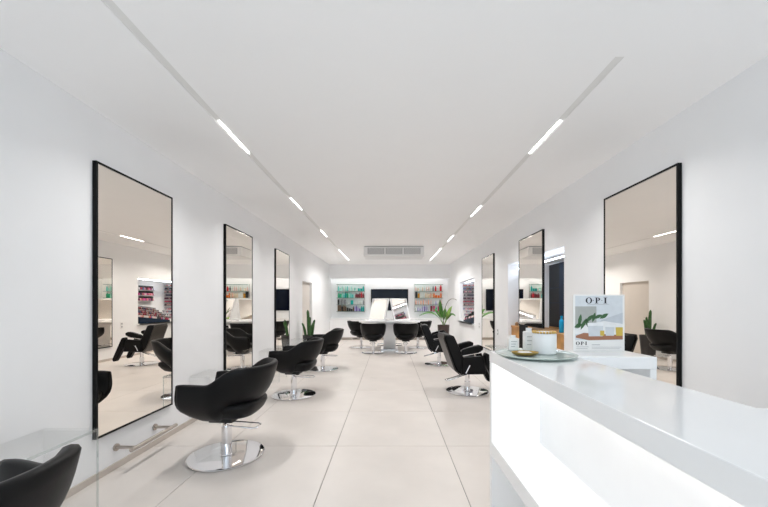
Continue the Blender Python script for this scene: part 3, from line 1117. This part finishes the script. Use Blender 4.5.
for sx in (-1, 1):
    for sy in (-1, 1):
        # panel local frame: u along the width, v up the lean, n outward
        n2 = Vector((sx, sy, 0)).normalized()
        u2 = Vector((-n2.y, n2.x, 0))
        v2 = (Vector((0, 0, 1)) * math.cos(LEAN) - n2 * math.sin(LEAN)).normalized()
        nn = u2.cross(v2)
        if nn.dot(n2) < 0:
            nn = -nn
        # bottom corners: inner (.125, .52 from centre) and outer (.59, .055)
        pi_, po_ = Vector((sx * .135, IY + sy * .545, .821)), Vector((sx * .60, IY + sy * .08, .821))

        def slab(bm, a, b, v0, v1, d0, d1):
            e = (po_ - pi_).normalized()
            L = (po_ - pi_).length
            P = []
            for d in (d0, d1):
                for (uu, vv) in ((a, v0), (b, v0), (b, v1), (a, v1)):
                    P.append(pi_ + e * (uu * L) + v2 * vv + nn * d)
            V = [bm.verts.new(p) for p in P]
            for f in ((0, 1, 2, 3), (7, 6, 5, 4), (0, 4, 5, 1), (1, 5, 6, 2), (2, 6, 7, 3), (3, 7, 4, 0)):
                bm.faces.new([V[i] for i in f])
        q = B()
        slab(q, 0, 1, .008, PH, -.028, -.002)
        pn = finish('mirror_panel', q, M_white, t)
        q = B()
        slab(q, .07, .93, .05, PH - .03, -.0018, .001)
        finish('mirror_glass', q, M_mirror, pn)

# ---------------------------------------------------------------- plants
# cactus by the doorway
px, py = -1.86, 8.02
t = thing('potted_cactus', 'tall columnar green cactus in a charcoal pot beside the doorway', 'plant', (px, py, 0))
q = B()
lathe(q, [(.115, 0.001), (.13, .01), (.175, .52), (.178, .55), (.165, .555), (.16, .53), (.02, .53)], 28, (px, py, 0))
finish('pot', q, M_pot2, t, smooth=True)
q = B()
lathe(q, [(.158, .522), (.158, .536), (.02, .54)], 24, (px, py, 0))
finish('soil', q, M_soil, t)


def cactus_stem(pts, r):
    q = B()
    pts = [Vector(p) for p in pts]
    rings = []
    n = 24
    N = len(pts)
    for i, p in enumerate(pts):
        f = i / (N - 1)
        rr = r * (.8 + .2 * math.sin(math.pi * min(1, f * 1.4))) * (1 if f < .8 else math.sqrt(max(.02, 1 - ((f - .8) / .2) ** 2)))
        rings.append([(p.x + rr * (1 + .16 * math.cos(6 * a)) * math.cos(a), p.y + rr * (1 + .16 * math.cos(6 * a)) * math.sin(a), p.z)
                      for a in [2 * math.pi * k / n for k in range(n)]])
    ring_loft(q, rings)
    finish('stem', q, M_cactus, t, smooth=True, angle=180)


def curve3(a, b, c, n=14):
    a, b, c = Vector(a), Vector(b), Vector(c)
    return [a * (1 - s) ** 2 + b * 2 * s * (1 - s) + c * s * s for s in [i / (n - 1) for i in range(n)]]


for dx, dy, hgt, lean, r in ((0, .02, 1.15, -.03, .045), (.08, .0, .92, .06, .038), (-.08, .02, .84, -.08, .036), (.04, -.09, .86, .10, .036),
                             (-.01, .10, .98, .02, .038)):
    dx -= .04
    r *= .78
    a = (px + dx, py + dy, .53)
    b = (px + dx + lean * .2, py + dy, .53 + (hgt - .53) * .6)
    c = (max(px + dx + lean, -XW + .06), py + dy, hgt)
    cactus_stem(curve3(a, b, c), r)

# broad-leaved plant
px, py = 1.62, 10.25
t = thing('potted_plant', 'broad-leaved green plant in a tall brown pot near the niche', 'plant', (px, py, 0))
q = B()
lathe(q, [(.12, 0.001), (.14, .01), (.175, .62), (.178, .655), (.165, .66), (.16, .63), (.02, .63)], 28, (px, py, 0))
finish('pot', q, M_pot, t, smooth=True)
q = B()
lathe(q, [(.158, .622), (.158, .638), (.02, .645)], 24, (px, py, 0))
finish('soil', q, M_soil, t)


def leaf(base, tip, bend, width, m):
    """arched leaf on a short stalk: base to tip with an upward bend"""
    q = B()
    base, tip = Vector(base), Vector(tip)
    mid = (base + tip) / 2 + Vector(bend)
    n = 14
    pts = [base * (1 - s) ** 2 + mid * 2 * s * (1 - s) + tip * s * s for s in [i / (n - 1) for i in range(n)]]
    rows_ = []
    for i, p in enumerate(pts):
        s = i / (n - 1)
        d = (pts[min(n - 1, i + 1)] - pts[max(0, i - 1)]).normalized()
        side = d.cross(Vector((0, -.5, 1))).normalized()
        up = side.cross(d).normalized()
        wd = .008 + width * (max(0, math.sin(math.pi * max(0, (s - .25) / .75) ** .8)) if s > .25 else 0)
        rows_.append([p - side * wd + up * wd * .3, p + up * .003, p + side * wd + up * wd * .3, p - up * .004])
    ring_loft(q, rows_)
    finish('leaf', q, m, t, smooth=True, angle=180)


zb = .64
for base, tip, bend, wd, m in (
        ((px - .02, py - .02, zb), (px - .12, py - .10, 1.42), (-.04, 0, .05), .060, M_leaf),
        ((px, py, zb), (px - .74, py - .15, .93), (.10, 0, .42), .045, M_leaf),
        ((px + .02, py, zb), (px + .24, py - .12, 1.22), (.03, 0, .12), .065, M_leaf_y),
        ((px + .02, py - .03, zb), (px + .34, py - .10, .92), (.02, 0, .32), .060, M_leaf),
        ((px - .02, py + .02, zb), (px + .08, py + .16, 1.16), (.02, 0, .08), .055, M_leaf),
        ((px, py - .03, zb), (px - .20, py - .20, 1.00), (-.03, 0, .22), .055, M_leaf_y),
        ((px + .01, py, zb), (px + .14, py - .22, .98), (.03, -.03, .20), .060, M_leaf_y),
        ((px - .01, py + .01, zb), (px - .30, py + .10, 1.12), (-.02, 0, .25), .045, M_leaf)):
    leaf(base, tip, bend, wd, m)
q = B()
tube(q, curve3((px, py, zb), (px + .02, py, 1.62), (px + .40, py - .05, 1.40), 20), .010, 8, r_end=.006)
finish('flower_stalk', q, M_stem, t, smooth=True)
